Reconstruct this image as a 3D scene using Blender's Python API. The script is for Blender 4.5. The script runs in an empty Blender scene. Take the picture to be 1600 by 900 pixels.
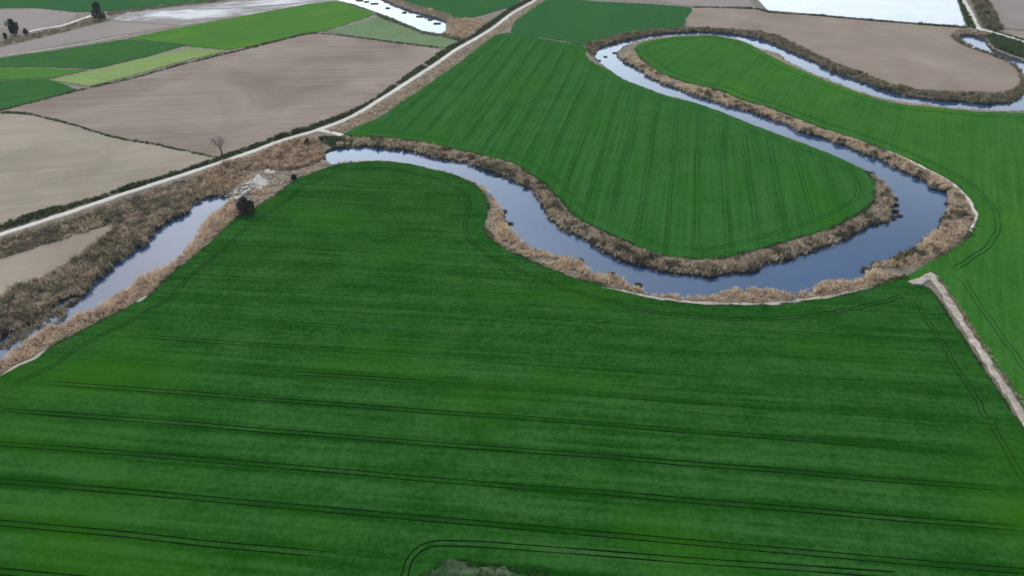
import bpy, math, random
import numpy as np
from mathutils import Vector
from mathutils.geometry import delaunay_2d_cdt
from mathutils.kdtree import KDTree

random.seed(7)
rng = np.random.default_rng(7)
R = math.radians
SC = bpy.context.scene
COL = SC.collection

# ------------------------------------------------------------------ camera, sky, sun, exposure
CAM_H, PITCH, FPX = 120.0, R(34.5), 1067.0        # drone 120 m up, 24 mm equivalent lens
cam = bpy.data.cameras.new('camera')
cam.sensor_width = 36.0
cam.lens = 36.0 * FPX / 1600.0
cam.clip_start, cam.clip_end = 1.0, 20000.0
co = bpy.data.objects.new('camera', cam)
co.location = (0, 0, CAM_H)
co.rotation_euler = (math.pi / 2 - PITCH, 0, 0)
COL.objects.link(co)
SC.camera = co

SUN_EL, SUN_AZ = R(44), R(-22)                    # azimuth from +Y towards +X
world = bpy.data.worlds.new('World')
SC.world = world
world.use_nodes = True
wn, wl = world.node_tree.nodes, world.node_tree.links
wn.clear()
w_out = wn.new('ShaderNodeOutputWorld')
w_bg = wn.new('ShaderNodeBackground')
w_bg.inputs['Strength'].default_value = 0.10
w_sky = wn.new('ShaderNodeTexSky')
w_sky.sky_type = 'NISHITA'
w_sky.sun_disc = False
w_sky.sun_elevation = SUN_EL
w_sky.sun_rotation = SUN_AZ
w_sky.air_density, w_sky.dust_density, w_sky.ozone_density = 1.5, 2.5, 2.0
# broken white cloud deck, the same all round the sky
w_tc = wn.new('ShaderNodeTexCoord')
w_sep = wn.new('ShaderNodeSeparateXYZ')
wl.new(w_tc.outputs['Generated'], w_sep.inputs[0])
w_add = wn.new('ShaderNodeMath'); w_add.operation = 'ADD'; w_add.inputs[1].default_value = 0.12
wl.new(w_sep.outputs['Z'], w_add.inputs[0])
w_div = wn.new('ShaderNodeVectorMath'); w_div.operation = 'DIVIDE'
w_cmb = wn.new('ShaderNodeCombineXYZ')
for i in range(3):
    wl.new(w_add.outputs[0], w_cmb.inputs[i])
wl.new(w_tc.outputs['Generated'], w_div.inputs[0])
wl.new(w_cmb.outputs[0], w_div.inputs[1])
w_no = wn.new('ShaderNodeTexNoise')
w_no.inputs['Scale'].default_value = 0.8
w_no.inputs['Detail'].default_value = 5.0
wl.new(w_div.outputs[0], w_no.inputs['Vector'])
w_mr = wn.new('ShaderNodeMapRange')
w_mr.inputs['From Min'].default_value, w_mr.inputs['From Max'].default_value = 0.35, 0.65
w_mr.inputs['To Min'].default_value, w_mr.inputs['To Max'].default_value = 0.0, 0.5
wl.new(w_no.outputs['Fac'], w_mr.inputs['Value'])
w_mix = wn.new('ShaderNodeMix'); w_mix.data_type = 'RGBA'
w_bw = wn.new('ShaderNodeRGBToBW')                  # clouds as bright as the sky they hang in, but white
wl.new(w_sky.outputs[0], w_bw.inputs[0])
w_cl = wn.new('ShaderNodeVectorMath'); w_cl.operation = 'SCALE'
w_cl.inputs[0].default_value = (1.15, 1.38, 1.75)
wl.new(w_bw.outputs[0], w_cl.inputs['Scale'])
wl.new(w_cl.outputs[0], w_mix.inputs['B'])
w_hz = wn.new('ShaderNodeMapRange')                  # white murk thickening towards the horizon
w_hz.inputs['From Min'].default_value, w_hz.inputs['From Max'].default_value = 0.50, 0.22
wl.new(w_sep.outputs['Z'], w_hz.inputs['Value'])
w_hz.interpolation_type = 'SMOOTHSTEP'
w_mk = wn.new('ShaderNodeVectorMath'); w_mk.operation = 'SCALE'
w_mk.inputs[0].default_value = (2.30, 2.64, 2.96)
wl.new(w_bw.outputs[0], w_mk.inputs['Scale'])
w_mix2 = wn.new('ShaderNodeMix'); w_mix2.data_type = 'RGBA'
wl.new(w_mr.outputs[0], w_mix.inputs['Factor'])
wl.new(w_hz.outputs[0], w_mix2.inputs['Factor'])
wl.new(w_mix.outputs['Result'], w_mix2.inputs['A']); wl.new(w_mk.outputs[0], w_mix2.inputs['B'])
wl.new(w_sky.outputs[0], w_mix.inputs['A'])
wl.new(w_mix2.outputs['Result'], w_bg.inputs['Color'])
wl.new(w_bg.outputs[0], w_out.inputs['Surface'])

sun = bpy.data.lights.new('sun', 'SUN')
sun.energy = 1.5
sun.angle = R(10)
sun.color = (1.0, 0.93, 0.82)
so = bpy.data.objects.new('sun', sun)
sd = Vector((math.sin(SUN_AZ) * math.cos(SUN_EL), math.cos(SUN_AZ) * math.cos(SUN_EL), math.sin(SUN_EL)))
so.rotation_euler = sd.to_track_quat('Z', 'Y').to_euler()
so.location = (0, 0, 300)
COL.objects.link(so)

SC.view_settings.view_transform = 'Standard'
SC.view_settings.look = 'None'
SC.view_settings.gamma = 1.0
SC.view_settings.exposure = 0.22
SC.view_settings.use_curve_mapping = False

# ------------------------------------------------------------------ survey: photograph pixel -> point on the plain
WATER_Z = -1.0


def G(u, v, z=0.0):
    dx = u - 800.0
    dy = FPX * math.cos(PITCH) + (450.0 - v) * math.sin(PITCH)
    dz = -FPX * math.sin(PITCH) + (450.0 - v) * math.cos(PITCH)
    t = (z - CAM_H) / dz
    return (dx * t, dy * t)


def P(s):
    """'u,v u,v ...' -> list of plan points in metres"""
    return [G(*map(float, q.split(','))) for q in s.split()]


def PW(s):
    """the same for points at water level"""
    return [G(*map(float, q.split(',')), WATER_Z) for q in s.split()]


# ------------------------------------------------------------------ plan geometry helpers
def vnoise(x, y, seed=0):
    """smooth value noise in 0..1 (numpy)"""
    x = np.asarray(x, float); y = np.asarray(y, float)
    xi, yi = np.floor(x).astype(np.int64), np.floor(y).astype(np.int64)
    fx, fy = x - xi, y - yi
    fx = fx * fx * (3 - 2 * fx); fy = fy * fy * (3 - 2 * fy)

    def h(a, b):
        n = (a * 374761393 + b * 668265263 + seed * 1442695041) & 0x7fffffff
        n = ((n ^ (n >> 13)) * 1274126177) & 0x7fffffff
        n = (n ^ (n >> 16)) & 0xffff
        return n / 65535.0
    return ((h(xi, yi) * (1 - fx) + h(xi + 1, yi) * fx) * (1 - fy)
            + (h(xi, yi + 1) * (1 - fx) + h(xi + 1, yi + 1) * fx) * fy)


def resample(pts, step, closed, smooth=True):
    pts = [np.array(p, float) for p in pts]
    n = len(pts)
    out = []
    segs = n if closed else n - 1
    for i in range(segs):
        p1, p2 = pts[i], pts[(i + 1) % n]
        if closed:
            p0, p3 = pts[i - 1], pts[(i + 2) % n]
        else:
            p0 = pts[i - 1] if i > 0 else 2 * p1 - p2
            p3 = pts[i + 2] if i + 2 < n else 2 * p2 - p1
        L = np.linalg.norm(p2 - p1)
        k = max(1, int(L / step))
        if smooth:                                   # centripetal-like: limit tangents by the segment length
            m1 = p2 - p0; m2 = p3 - p1
            l1, l2 = np.linalg.norm(m1), np.linalg.norm(m2)
            m1 = m1 / max(l1, 1e-6) * L * 0.9; m2 = m2 / max(l2, 1e-6) * L * 0.9
        for j in range(k):
            t = j / k
            if smooth:
                a = 2 * t**3 - 3 * t**2 + 1; b = t**3 - 2 * t**2 + t
                c = -2 * t**3 + 3 * t**2; d = t**3 - t**2
                out.append(a * p1 + b * m1 + c * p2 + d * m2)
            else:
                out.append(p1 * (1 - t) + p2 * t)
    if not closed:
        out.append(pts[-1])
    return np.array(out)


def normals(pl, closed):
    if closed:
        t = np.roll(pl, -1, 0) - np.roll(pl, 1, 0)
    else:
        t = np.gradient(pl, axis=0)
    t /= np.maximum(np.linalg.norm(t, axis=1, keepdims=True), 1e-9)
    return np.stack([t[:, 1], -t[:, 0]], 1)          # right-hand side of the direction


def jag(pl, amp, closed, freq=0.5, seed=0):
    if amp <= 0:
        return pl
    n = normals(pl, closed)
    w = (vnoise(pl[:, 0] * freq, pl[:, 1] * freq, seed) - 0.5) * 1.3 + (vnoise(pl[:, 0] * freq * 3, pl[:, 1] * freq * 3, seed + 9) - 0.5) * 0.7
    return pl + n * (w * 2 * amp)[:, None]


def area2(pl):
    x, y = pl[:, 0], pl[:, 1]
    return float(np.sum(x * np.roll(y, -1) - np.roll(x, -1) * y))


def ccw(pl):
    return pl if area2(pl) > 0 else pl[::-1].copy()


def inside(px, py, poly):
    px = np.asarray(px, float); py = np.asarray(py, float)
    res = np.zeros(px.shape, bool)
    x1, y1 = poly[:, 0], poly[:, 1]
    x2, y2 = np.roll(x1, -1), np.roll(y1, -1)
    for a, b, c, d in zip(x1, y1, x2, y2):
        if b == d:
            continue
        m = (b > py) != (d > py)
        if m.any():
            res ^= m & (px < (c - a) * (py - b) / (d - b) + a)
    return res


def kd_of(pl):
    k = KDTree(len(pl))
    for i, p in enumerate(pl):
        k.insert((p[0], p[1], 0), i)
    k.balance()
    return k


# ------------------------------------------------------------------ object helpers
def props(o, label=None, category=None, group=None, kind=None):
    if label: o['label'] = label
    if category: o['category'] = category
    if group: o['group'] = group
    if kind: o['kind'] = kind
    return o


def link(name, me, mats, parent=None):
    for m in (mats if isinstance(mats, (list, tuple)) else [mats]):
        me.materials.append(m)
    o = bpy.data.objects.new(name, me)
    COL.objects.link(o)
    o.parent = parent
    return o


def mesh_np(name, verts, faces, mat_index=None, smooth=False, attr=None):
    """verts (n,3), faces (m,k) all of one size k"""
    verts = np.asarray(verts, np.float32); faces = np.asarray(faces, np.int32)
    me = bpy.data.meshes.new(name)
    me.vertices.add(len(verts)); me.vertices.foreach_set('co', verts.ravel())
    k = faces.shape[1]
    me.loops.add(faces.size); me.loops.foreach_set('vertex_index', faces.ravel())
    me.polygons.add(len(faces))
    me.polygons.foreach_set('loop_start', np.arange(0, faces.size, k, dtype=np.int32))
    if mat_index is not None:
        me.polygons.foreach_set('material_index', np.asarray(mat_index, np.int32))
    me.polygons.foreach_set('use_smooth', np.full(len(faces), bool(smooth)))
    if attr is not None:
        a = me.attributes.new('tone', 'FLOAT', 'POINT')
        a.data.foreach_set('value', np.asarray(attr, np.float32))
    me.update(calc_edges=True)
    me.validate()
    return me


def empty(name, loc):
    o = bpy.data.objects.new(name, None)
    COL.objects.link(o)
    o.location = loc
    return o


# ------------------------------------------------------------------ materials
def new_mat(name):
    m = bpy.data.materials.new(name)
    m.use_nodes = True
    nt = m.node_tree
    return m, nt, nt.nodes['Principled BSDF']


class NB:
    """small node-tree builder"""
    def __init__(self, nt):
        self.nt = nt
        self.pos = nt.nodes.new('ShaderNodeNewGeometry').outputs['Position']

    def put(self, sock, v):
        if hasattr(v, 'is_linked') or isinstance(v, bpy.types.NodeSocket):
            self.nt.links.new(v, sock)
        else:
            sock.default_value = v

    def math(self, op, a, b=0.0, c=None, clamp=False):
        n = self.nt.nodes.new('ShaderNodeMath'); n.operation = op; n.use_clamp = clamp
        self.put(n.inputs[0], a); self.put(n.inputs[1], b)
        if c is not None: self.put(n.inputs[2], c)
        return n.outputs[0]

    def dot(self, v):
        n = self.nt.nodes.new('ShaderNodeVectorMath'); n.operation = 'DOT_PRODUCT'
        self.nt.links.new(self.pos, n.inputs[0]); n.inputs[1].default_value = v
        return n.outputs['Value']

    def vec(self, x, y, z=0.0):
        n = self.nt.nodes.new('ShaderNodeCombineXYZ')
        self.put(n.inputs[0], x); self.put(n.inputs[1], y); self.put(n.inputs[2], z)
        return n.outputs[0]

    def noise(self, scale, detail=3.0, rough=0.55, vector=None, dist=0.0):
        n = self.nt.nodes.new('ShaderNodeTexNoise')
        n.inputs['Scale'].default_value = scale; n.inputs['Detail'].default_value = detail
        n.inputs['Roughness'].default_value = rough; n.inputs['Distortion'].default_value = dist
        self.nt.links.new(vector if vector is not None else self.pos, n.inputs['Vector'])
        return n.outputs['Fac']

    def remap(self, v, a, b, c=0.0, d=1.0):
        n = self.nt.nodes.new('ShaderNodeMapRange')
        self.put(n.inputs['Value'], v)
        for k, x in (('From Min', a), ('From Max', b), ('To Min', c), ('To Max', d)):
            n.inputs[k].default_value = x
        return n.outputs[0]

    def mix(self, f, a, b):
        n = self.nt.nodes.new('ShaderNodeMix'); n.data_type = 'RGBA'
        self.put(n.inputs['Factor'], f)
        for k, x in (('A', a), ('B', b)):
            if isinstance(x, tuple) and len(x) == 3: x = x + (1.0,)
            self.put(n.inputs[k], x)
        return n.outputs['Result']

    def bump(self, h, strength, dist):
        n = self.nt.nodes.new('ShaderNodeBump')
        n.inputs['Strength'].default_value = strength; n.inputs['Distance'].default_value = dist
        self.nt.links.new(h, n.inputs['Height'])
        return n.outputs[0]


def crop_mat(name, dark, light, yellow, direction, period=10.3, phase=0.0, bands=0.5, streak=0.5, seed=0.0, fade=None):
    m, nt, b = new_mat(name)
    n = NB(nt)
    dx, dy = direction
    L = math.hypot(dx, dy); dx /= L; dy /= L
    s = n.dot((dx, dy, 0)); t = n.dot((-dy, dx, 0))
    wob = n.noise(0.03, 2)
    t2 = n.math('ADD', t, n.math('MULTIPLY', n.math('SUBTRACT', wob, 0.5), 3.0))
    ang = n.math('MULTIPLY', n.math('SUBTRACT', t2, phase), 2 * math.pi / period)
    band = n.math('MULTIPLY', n.math('COSINE', ang), -0.5)           # light between the wheel tracks
    band2 = n.math('MULTIPLY', n.math('COSINE', n.math('MULTIPLY', ang, 2.0)), -0.22)
    bandn = n.remap(n.noise(0.02, 3, vector=n.vec(n.math('ADD', s, seed), t, 0)), 0.35, 0.65, 0.15, 1.0)
    band = n.math('MULTIPLY', n.math('MULTIPLY', n.math('ADD', band, band2), bandn), bands)
    st = n.noise(1.0, 4, 0.6, vector=n.vec(n.math('MULTIPLY', s, 0.014), n.math('MULTIPLY', t, 0.55), seed))
    row = n.noise(1.0, 2, 0.5, vector=n.vec(n.math('MULTIPLY', s, 0.03), n.math('MULTIPLY', t, 2.1), seed + 5))
    st = n.math('ADD', n.math('MULTIPLY', st, 0.75), n.math('MULTIPLY', row, 0.25))
    st = n.math('MULTIPLY', n.math('SUBTRACT', st, 0.5), streak * 7.5)
    patch = n.math('MULTIPLY', n.math('SUBTRACT', n.noise(0.07, 7, 0.7), 0.5), 1.5)
    fine = n.math('MULTIPLY', n.math('SUBTRACT', n.noise(0.8, 5, 0.8), 0.5), 2.5)
    if fade:
        band = n.math('MULTIPLY', band, n.remap(t, fade[0], fade[1], 1.0, 0.12))
    f = n.math('ADD', n.math('ADD', n.math('ADD', band, st), n.math('ADD', patch, fine)), 0.45, clamp=True)
    c = n.mix(f, dark, light)
    yl = n.remap(n.noise(0.022, 3, 0.5, vector=n.vec(n.math('MULTIPLY', s, 0.6), n.math('ADD', t, seed * 3 + 40), 0)), 0.52, 0.7, 0.0, 0.75)
    c = n.mix(yl, c, yellow)
    thin = n.math('MULTIPLY', n.remap(n.noise(0.9, 4, 0.7, vector=n.vec(n.math('MULTIPLY', s, 0.6), t, seed + 2)), 0.60, 0.72), n.remap(n.noise(0.045, 3), 0.42, 0.62, 0.0, 0.5))
    c = n.mix(thin, c, tuple(a * 0.6 + q * 0.4 for a, q in zip(light, (0.16, 0.13, 0.08))))
    nt.links.new(c, b.inputs['Base Color'])
    b.inputs['Roughness'].default_value = 0.9
    b.inputs['Specular IOR Level'].default_value = 0.0
    nt.links.new(n.bump(n.noise(1.6, 5, 0.75), 0.6, 0.35), b.inputs['Normal'])
    return m


def soil_mat(name, base, alt, direction, streak=0.4, green=0.0, seed=0.0, bump=0.12):
    m, nt, b = new_mat(name)
    n = NB(nt)
    dx, dy = direction
    L = math.hypot(dx, dy); dx /= L; dy /= L
    s = n.dot((dx, dy, 0)); t = n.dot((-dy, dx, 0))
    st = n.noise(1.0, 3, 0.6, vector=n.vec(n.math('MULTIPLY', s, 0.01), n.math('MULTIPLY', t, 0.35), seed))
    patch = n.noise(0.018, 5, 0.6, vector=n.vec(n.math('ADD', s, seed * 7), t, 0), dist=0.6)
    fine = n.noise(0.7, 4, 0.7)
    f = n.math('ADD', n.math('MULTIPLY', n.math('SUBTRACT', st, 0.5), streak * 2),
               n.math('ADD', n.math('MULTIPLY', n.math('SUBTRACT', patch, 0.5), 2.4),
                      n.math('MULTIPLY', n.math('SUBTRACT', fine, 0.5), 0.5)))
    f = n.math('ADD', f, 0.5, clamp=True)
    c = n.mix(f, base, alt)
    if green > 0:
        g = n.remap(n.noise(0.03, 4, 0.6, vector=n.vec(s, n.math('ADD', t, 90.0), seed)), 0.5, 0.75, 0.0, green)
        c = n.mix(g, c, (0.16, 0.19, 0.10))
    nt.links.new(c, b.inputs['Base Color'])
    b.inputs['Roughness'].default_value = 0.9
    b.inputs['Specular IOR Level'].default_value = 0.1
    nt.links.new(n.bump(n.noise(1.2, 4, 0.7), 0.5, bump), b.inputs['Normal'])
    return m


def water_mat(name, base, rough=0.02, ripple=0.02, ior=2.1):
    m, nt, b = new_mat(name)
    n = NB(nt)
    c = n.mix(n.remap(n.noise(0.04, 4), 0.35, 0.7), base, tuple(x * 1.25 for x in base))
    nt.links.new(c, b.inputs['Base Color'])
    b.inputs['Roughness'].default_value = rough
    b.inputs['IOR'].default_value = ior
    nt.links.new(n.bump(n.noise(0.8, 3), 0.25, ripple), b.inputs['Normal'])
    return m


def tone_mat(name, cols, rough=0.8, trans=0.0, patch=0.6, pscale=0.3):
    """colour picked from each blade's or leaf's own random tone plus patches of the stand"""
    m, nt, b = new_mat(name)
    n = NB(nt)
    at = nt.nodes.new('ShaderNodeAttribute'); at.attribute_name = 'tone'
    v = n.math('ADD', at.outputs['Fac'], n.math('MULTIPLY', n.math('SUBTRACT', n.noise(pscale, 3), 0.5), patch * 2), clamp=True)
    r = nt.nodes.new('ShaderNodeValToRGB')
    el = r.color_ramp.elements
    while len(el) < len(cols): el.new(0.5)
    for i, c in enumerate(cols):
        el[i].position = i / (len(cols) - 1); el[i].color = tuple(c) + (1.0,)
    nt.links.new(v, r.inputs[0])
    nt.links.new(r.outputs[0], b.inputs['Base Color'])
    b.inputs['Roughness'].default_value = rough
    b.inputs['Specular IOR Level'].default_value = 0.1
    tr = nt.nodes.new('ShaderNodeBsdfTranslucent')
    nt.links.new(r.outputs[0], tr.inputs['Color'])
    ms = nt.nodes.new('ShaderNodeMixShader')
    ms.inputs[0].default_value = 0.4
    nt.links.new(b.outputs[0], ms.inputs[1]); nt.links.new(tr.outputs[0], ms.inputs[2])
    nt.links.new(ms.outputs[0], nt.nodes['Material Output'].inputs['Surface'])
    return m


DIR1 = (1.0, -0.104)                                   # drilling direction, near field
DIR2 = (0.23, 1.0)                                     # central field
DIR3 = (0.55, 1.0)
PH1 = 98.14 * 1.0 / math.hypot(1, 0.104)
M_crop1 = crop_mat('wheat_near', (0.005, 0.062, 0.001), (0.037, 0.130, 0.024), (0.028, 0.130, 0.001), DIR1, 10.25, PH1, 1.0, 0.34, 1.0, (92, 150))
M_crop2 = crop_mat('wheat_centre', (0.015, 0.102, 0.009), (0.044, 0.152, 0.034), (0.026, 0.136, 0.006), DIR2, 10.25, 3.0, 0.25, 0.45, 2.0)
M_crop2b = crop_mat('wheat_far', (0.022, 0.108, 0.026), (0.040, 0.140, 0.042), (0.035, 0.135, 0.025), DIR2, 10.25, 3.0, 0.1, 0.2, 3.0)
M_crop3 = crop_mat('wheat_right', (0.024, 0.124, 0.010), (0.056, 0.180, 0.030), (0.062, 0.200, 0.008), DIR3, 10.25, 0.0, 0.15, 0.35, 4.0)
M_cropL = crop_mat('wheat_bright', (0.060, 0.180, 0.022), (0.095, 0.230, 0.040), (0.120, 0.255, 0.022), (1, 0.55), 10.25, 0.0, 0.2, 0.3, 5.0)
M_cropD = crop_mat('wheat_dark', (0.028, 0.112, 0.020), (0.054, 0.158, 0.042), (0.050, 0.165, 0.022), (1, 0.55), 10.25, 0.0, 0.2, 0.3, 6.0)
M_cropP = crop_mat('young_crop', (0.210, 0.310, 0.090), (0.290, 0.380, 0.140), (0.330, 0.380, 0.130), (1, 0.55), 10.25, 0.0, 0.1, 0.3, 7.0)
M_pasture = crop_mat('pasture', (0.130, 0.210, 0.095), (0.220, 0.290, 0.160), (0.210, 0.260, 0.130), (1, 0.1), 10.25, 0.0, 0.0, 0.2, 8.0)
M_rut, _nt, _b = new_mat('wheel_rut')
_n = NB(_nt)
_nt.links.new(_n.mix(_n.noise(0.6, 4), (0.004, 0.030, 0.004), (0.034, 0.066, 0.020)), _b.inputs['Base Color'])
_b.inputs['Roughness'].default_value = 0.9
_b.inputs['Specular IOR Level'].default_value = 0.0
M_rut2 = crop_mat('closed_rut', (0.012, 0.070, 0.010), (0.040, 0.120, 0.035), (0.02, 0.09, 0.01), DIR2, 10.25, 0, 0, 0.3, 12.0)
M_soil = soil_mat('ploughed_soil', (0.205, 0.150, 0.116), (0.350, 0.282, 0.228), (1, 0.12), 0.7, 0.15, 1.0)
M_soil2 = soil_mat('pale_fallow', (0.280, 0.228, 0.162), (0.410, 0.350, 0.268), (1, 0.25), 0.5, 0.5, 2.0)
M_soil3 = soil_mat('brown_soil', (0.240, 0.180, 0.138), (0.360, 0.288, 0.226), (1, 0.1), 0.4, 0.25, 3.0)
M_soil4 = soil_mat('grey_soil', (0.270, 0.228, 0.200), (0.330, 0.280, 0.245), (1, 0.3), 0.4, 0.1, 4.0)
M_track = soil_mat('pale_gravel', (0.620, 0.570, 0.480), (0.820, 0.780, 0.690), (1, 0.5), 0.2, 0.1, 5.0, 0.04)
M_path = soil_mat('dry_path', (0.240, 0.200, 0.140), (0.620, 0.570, 0.480), (1, 0.5), 0.3, 0.5, 6.0, 0.10)
M_ditch, _nt, _b = new_mat('ditch_crust')
_n = NB(_nt)
_c = _n.mix(_n.remap(_n.noise(0.45, 5, 0.7, dist=0.8), 0.35, 0.62), (0.240, 0.195, 0.140), (0.560, 0.505, 0.415))
_c = _n.mix(_n.remap(_n.noise(0.25, 5, 0.7), 0.58, 0.72, 0.0, 0.6), _c, (0.120, 0.135, 0.070))
_nt.links.new(_c, _b.inputs['Base Color'])
_b.inputs['Roughness'].default_value = 0.9
_nt.links.new(_n.bump(_n.noise(1.0, 5, 0.7), 0.8, 0.3), _b.inputs['Normal'])
M_water = water_mat('river_water', (0.014, 0.056, 0.138))
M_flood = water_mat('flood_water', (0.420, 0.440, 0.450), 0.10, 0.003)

# damp flat with pale dried-out crust in drifts
M_salt, _nt, _b = new_mat('salt_flat')
_n = NB(_nt)
_f = _n.remap(_n.noise(1.0, 6, 0.65, vector=_n.vec(_n.dot((0.010, 0.004, 0)), _n.dot((-0.012, 0.035, 0)), 3.0), dist=1.2), 0.46, 0.60)
_nt.links.new(_n.mix(_f, (0.27, 0.25, 0.235), (0.70, 0.70, 0.70)), _b.inputs['Base Color'])
_b.inputs['Roughness'].default_value = 0.8
_b.inputs['Specular IOR Level'].default_value = 0.1

# plain: rough dry grass and litter; mud at the waterline; a patchwork of holdings far out
M_plain, _nt, _b = new_mat('plain')
_n = NB(_nt)
_c = _n.mix(_n.remap(_n.noise(0.25, 6, 0.7), 0.35, 0.68), (0.115, 0.092, 0.068), (0.285, 0.235, 0.180))
_c = _n.mix(_n.remap(_n.noise(0.06, 4, 0.6), 0.52, 0.70, 0.0, 0.55), _c, (0.075, 0.095, 0.045))
_z = _nt.nodes.new('ShaderNodeSeparateXYZ'); _nt.links.new(_n.pos, _z.inputs[0])
_c = _n.mix(_n.remap(_z.outputs['Z'], -0.5, -0.12, 1.0, 0.0), _c, (0.022, 0.019, 0.016))
_vo = _nt.nodes.new('ShaderNodeTexVoronoi'); _vo.inputs['Scale'].default_value = 0.006
_nt.links.new(_n.pos, _vo.inputs['Vector'])
_vs = _nt.nodes.new('ShaderNodeSeparateColor'); _nt.links.new(_vo.outputs['Color'], _vs.inputs[0])
_pf = _n.mix(_n.remap(_vs.outputs[0], 0.5, 0.52), (0.030, 0.105, 0.025), (0.27, 0.22, 0.19))
_len = _nt.nodes.new('ShaderNodeVectorMath'); _len.operation = 'LENGTH'
_nt.links.new(_n.pos, _len.inputs[0])
_c = _n.mix(_n.remap(_len.outputs['Value'], 800, 860), _c, _pf)
_nt.links.new(_c, _b.inputs['Base Color'])
_b.inputs['Roughness'].default_value = 0.9
_nt.links.new(_n.bump(_n.noise(0.9, 5, 0.7), 0.7, 0.3), _b.inputs['Normal'])

M_reed_tan = tone_mat('reed_tan', [(0.153, 0.105, 0.065), (0.469, 0.340, 0.225), (0.734, 0.570, 0.405), (0.860, 0.740, 0.549)])
M_reed_pink = tone_mat('reed_pink', [(0.170, 0.120, 0.086), (0.500, 0.370, 0.270), (0.740, 0.570, 0.423), (0.860, 0.730, 0.540)])
M_reed_grey = tone_mat('reed_grey', [(0.070, 0.057, 0.034), (0.302, 0.237, 0.160), (0.557, 0.440, 0.314), (0.860, 0.726, 0.532)])
M_reed_olive = tone_mat('reed_olive', [(0.052, 0.047, 0.026), (0.184, 0.162, 0.090), (0.380, 0.314, 0.202), (0.644, 0.538, 0.368)])
M_weed = tone_mat('weeds', [(0.018, 0.033, 0.013), (0.044, 0.077, 0.026), (0.088, 0.121, 0.050), (0.187, 0.176, 0.094)])
M_weed_green = tone_mat('green_weeds', [(0.030, 0.055, 0.018), (0.060, 0.110, 0.030), (0.100, 0.150, 0.050), (0.170, 0.190, 0.090)])
M_scrub = tone_mat('scrub', [(0.050, 0.048, 0.030), (0.115, 0.110, 0.062), (0.200, 0.185, 0.115), (0.330, 0.290, 0.200)])
M_leaf = tone_mat('dark_leaf', [(0.014, 0.024, 0.020), (0.030, 0.046, 0.036), (0.060, 0.082, 0.056)], patch=0.15)
M_leaf2 = tone_mat('olive_leaf', [(0.026, 0.030, 0.020), (0.065, 0.068, 0.044), (0.150, 0.140, 0.100)], patch=0.25)
M_bark = soil_mat('bark', (0.090, 0.070, 0.055), (0.150, 0.120, 0.100), (0, 1), 0.5, 0.0, 9.0, 0.02)
M_stone = soil_mat('pale_stone', (0.400, 0.380, 0.350), (0.640, 0.620, 0.580), (1, 0), 0.2, 0.0, 10.0, 0.05)

# ------------------------------------------------------------------ traced lines (photograph pixels)
A = ('507,249 511,240 517,236 540,231 575,230 600,232 650,239 700,250 750,262 775,272 800,284 825,295 842,310 850,330 860,347 887,365 '
     '925,382 950,397 980,410 1015,420 1037,425 1075,431 1112,435 1137,431 1170,424 1200,413 1237,405 1275,392 1312,377 1345,362 1362,351 '
     '1390,347 1393,330 1397,312 1386,293 1372,280 1362,271')
B = ('1350,262 1325,250 1300,239 1262,224 1225,211 1200,201 1162,187 1125,172 1087,159 1037,146 1012,136 975,122 950,105 936,94 929,85')
C1 = ('934,78 950,71 975,64 1012,56.5 1050,52 1100,50.5 1137,53 1175,59 1200,66 1237,82 1275,99 1305,114 1337,126 1375,139 1412,150 '
      '1450,156 1500,160 1550,163 1580,159 1594,152')
C2 = '1603,143 1606,130 1601,118 1590,106 1570,92 1537,79 1507,67 1495,58'
CR = '1500,54 1518,54 1537,59 1543,68 1550,75 1575,86 1600,95 1625,108 1640,125 1638,148 1622,164 1600,171'
D = ('1550,171 1500,168 1450,163 1412,159 1375,151 1337,140 1312,129 1287,120 1237,97 1215,82 1190,75.5 1170,67 1145,59 1100,54 1050,55.5 '
     '1012,60 990,65 972,71 964,80')
E1 = ('966,90 980,100 1000,111 1020,125 1050,136 1075,146 1100,155 1137,166 1162,172 1200,185 1237,200 1262,211 1295,220 1320,230 1350,241 '
      '1375,251 1400,262 1425,275 1450,286 1457,296 1480,302 1482,317 1477,332 1472,345 1472,353 1455,365 1437,380 1412,395 1387,407 1358,416')
E2 = ('1352,423 1340,437 1305,437 1280,440 1272,452 1237,456 1200,451 1162,449 1125,454 1087,463 1050,460 1012,455 992,447 962,432 925,422 '
      '907,407 867,397 825,380 800,360 792,342 782,325 770,305 750,288 712,273 675,263 637,255 612,252 575,251 540,251 520,254')
LW = '-160,640 -80,575 0,532 50,502 75,487 100,472 135,460 147,442 175,420 187,407 212,392 237,372 250,355 287,335 300,322 325,310 345,307'
LE = '360,309 357,317 327,340 310,365 295,385 272,407 252,420 220,432 200,447 162,472 125,490 100,503 75,512 40,530 0,560 -60,605 -140,670'
POND = ('505,-14 530,0 550,5 600,22 637,37 662,47 692,51 697,40 695,32 666,23 637,15 600,0 560,-16 530,-24')

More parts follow.
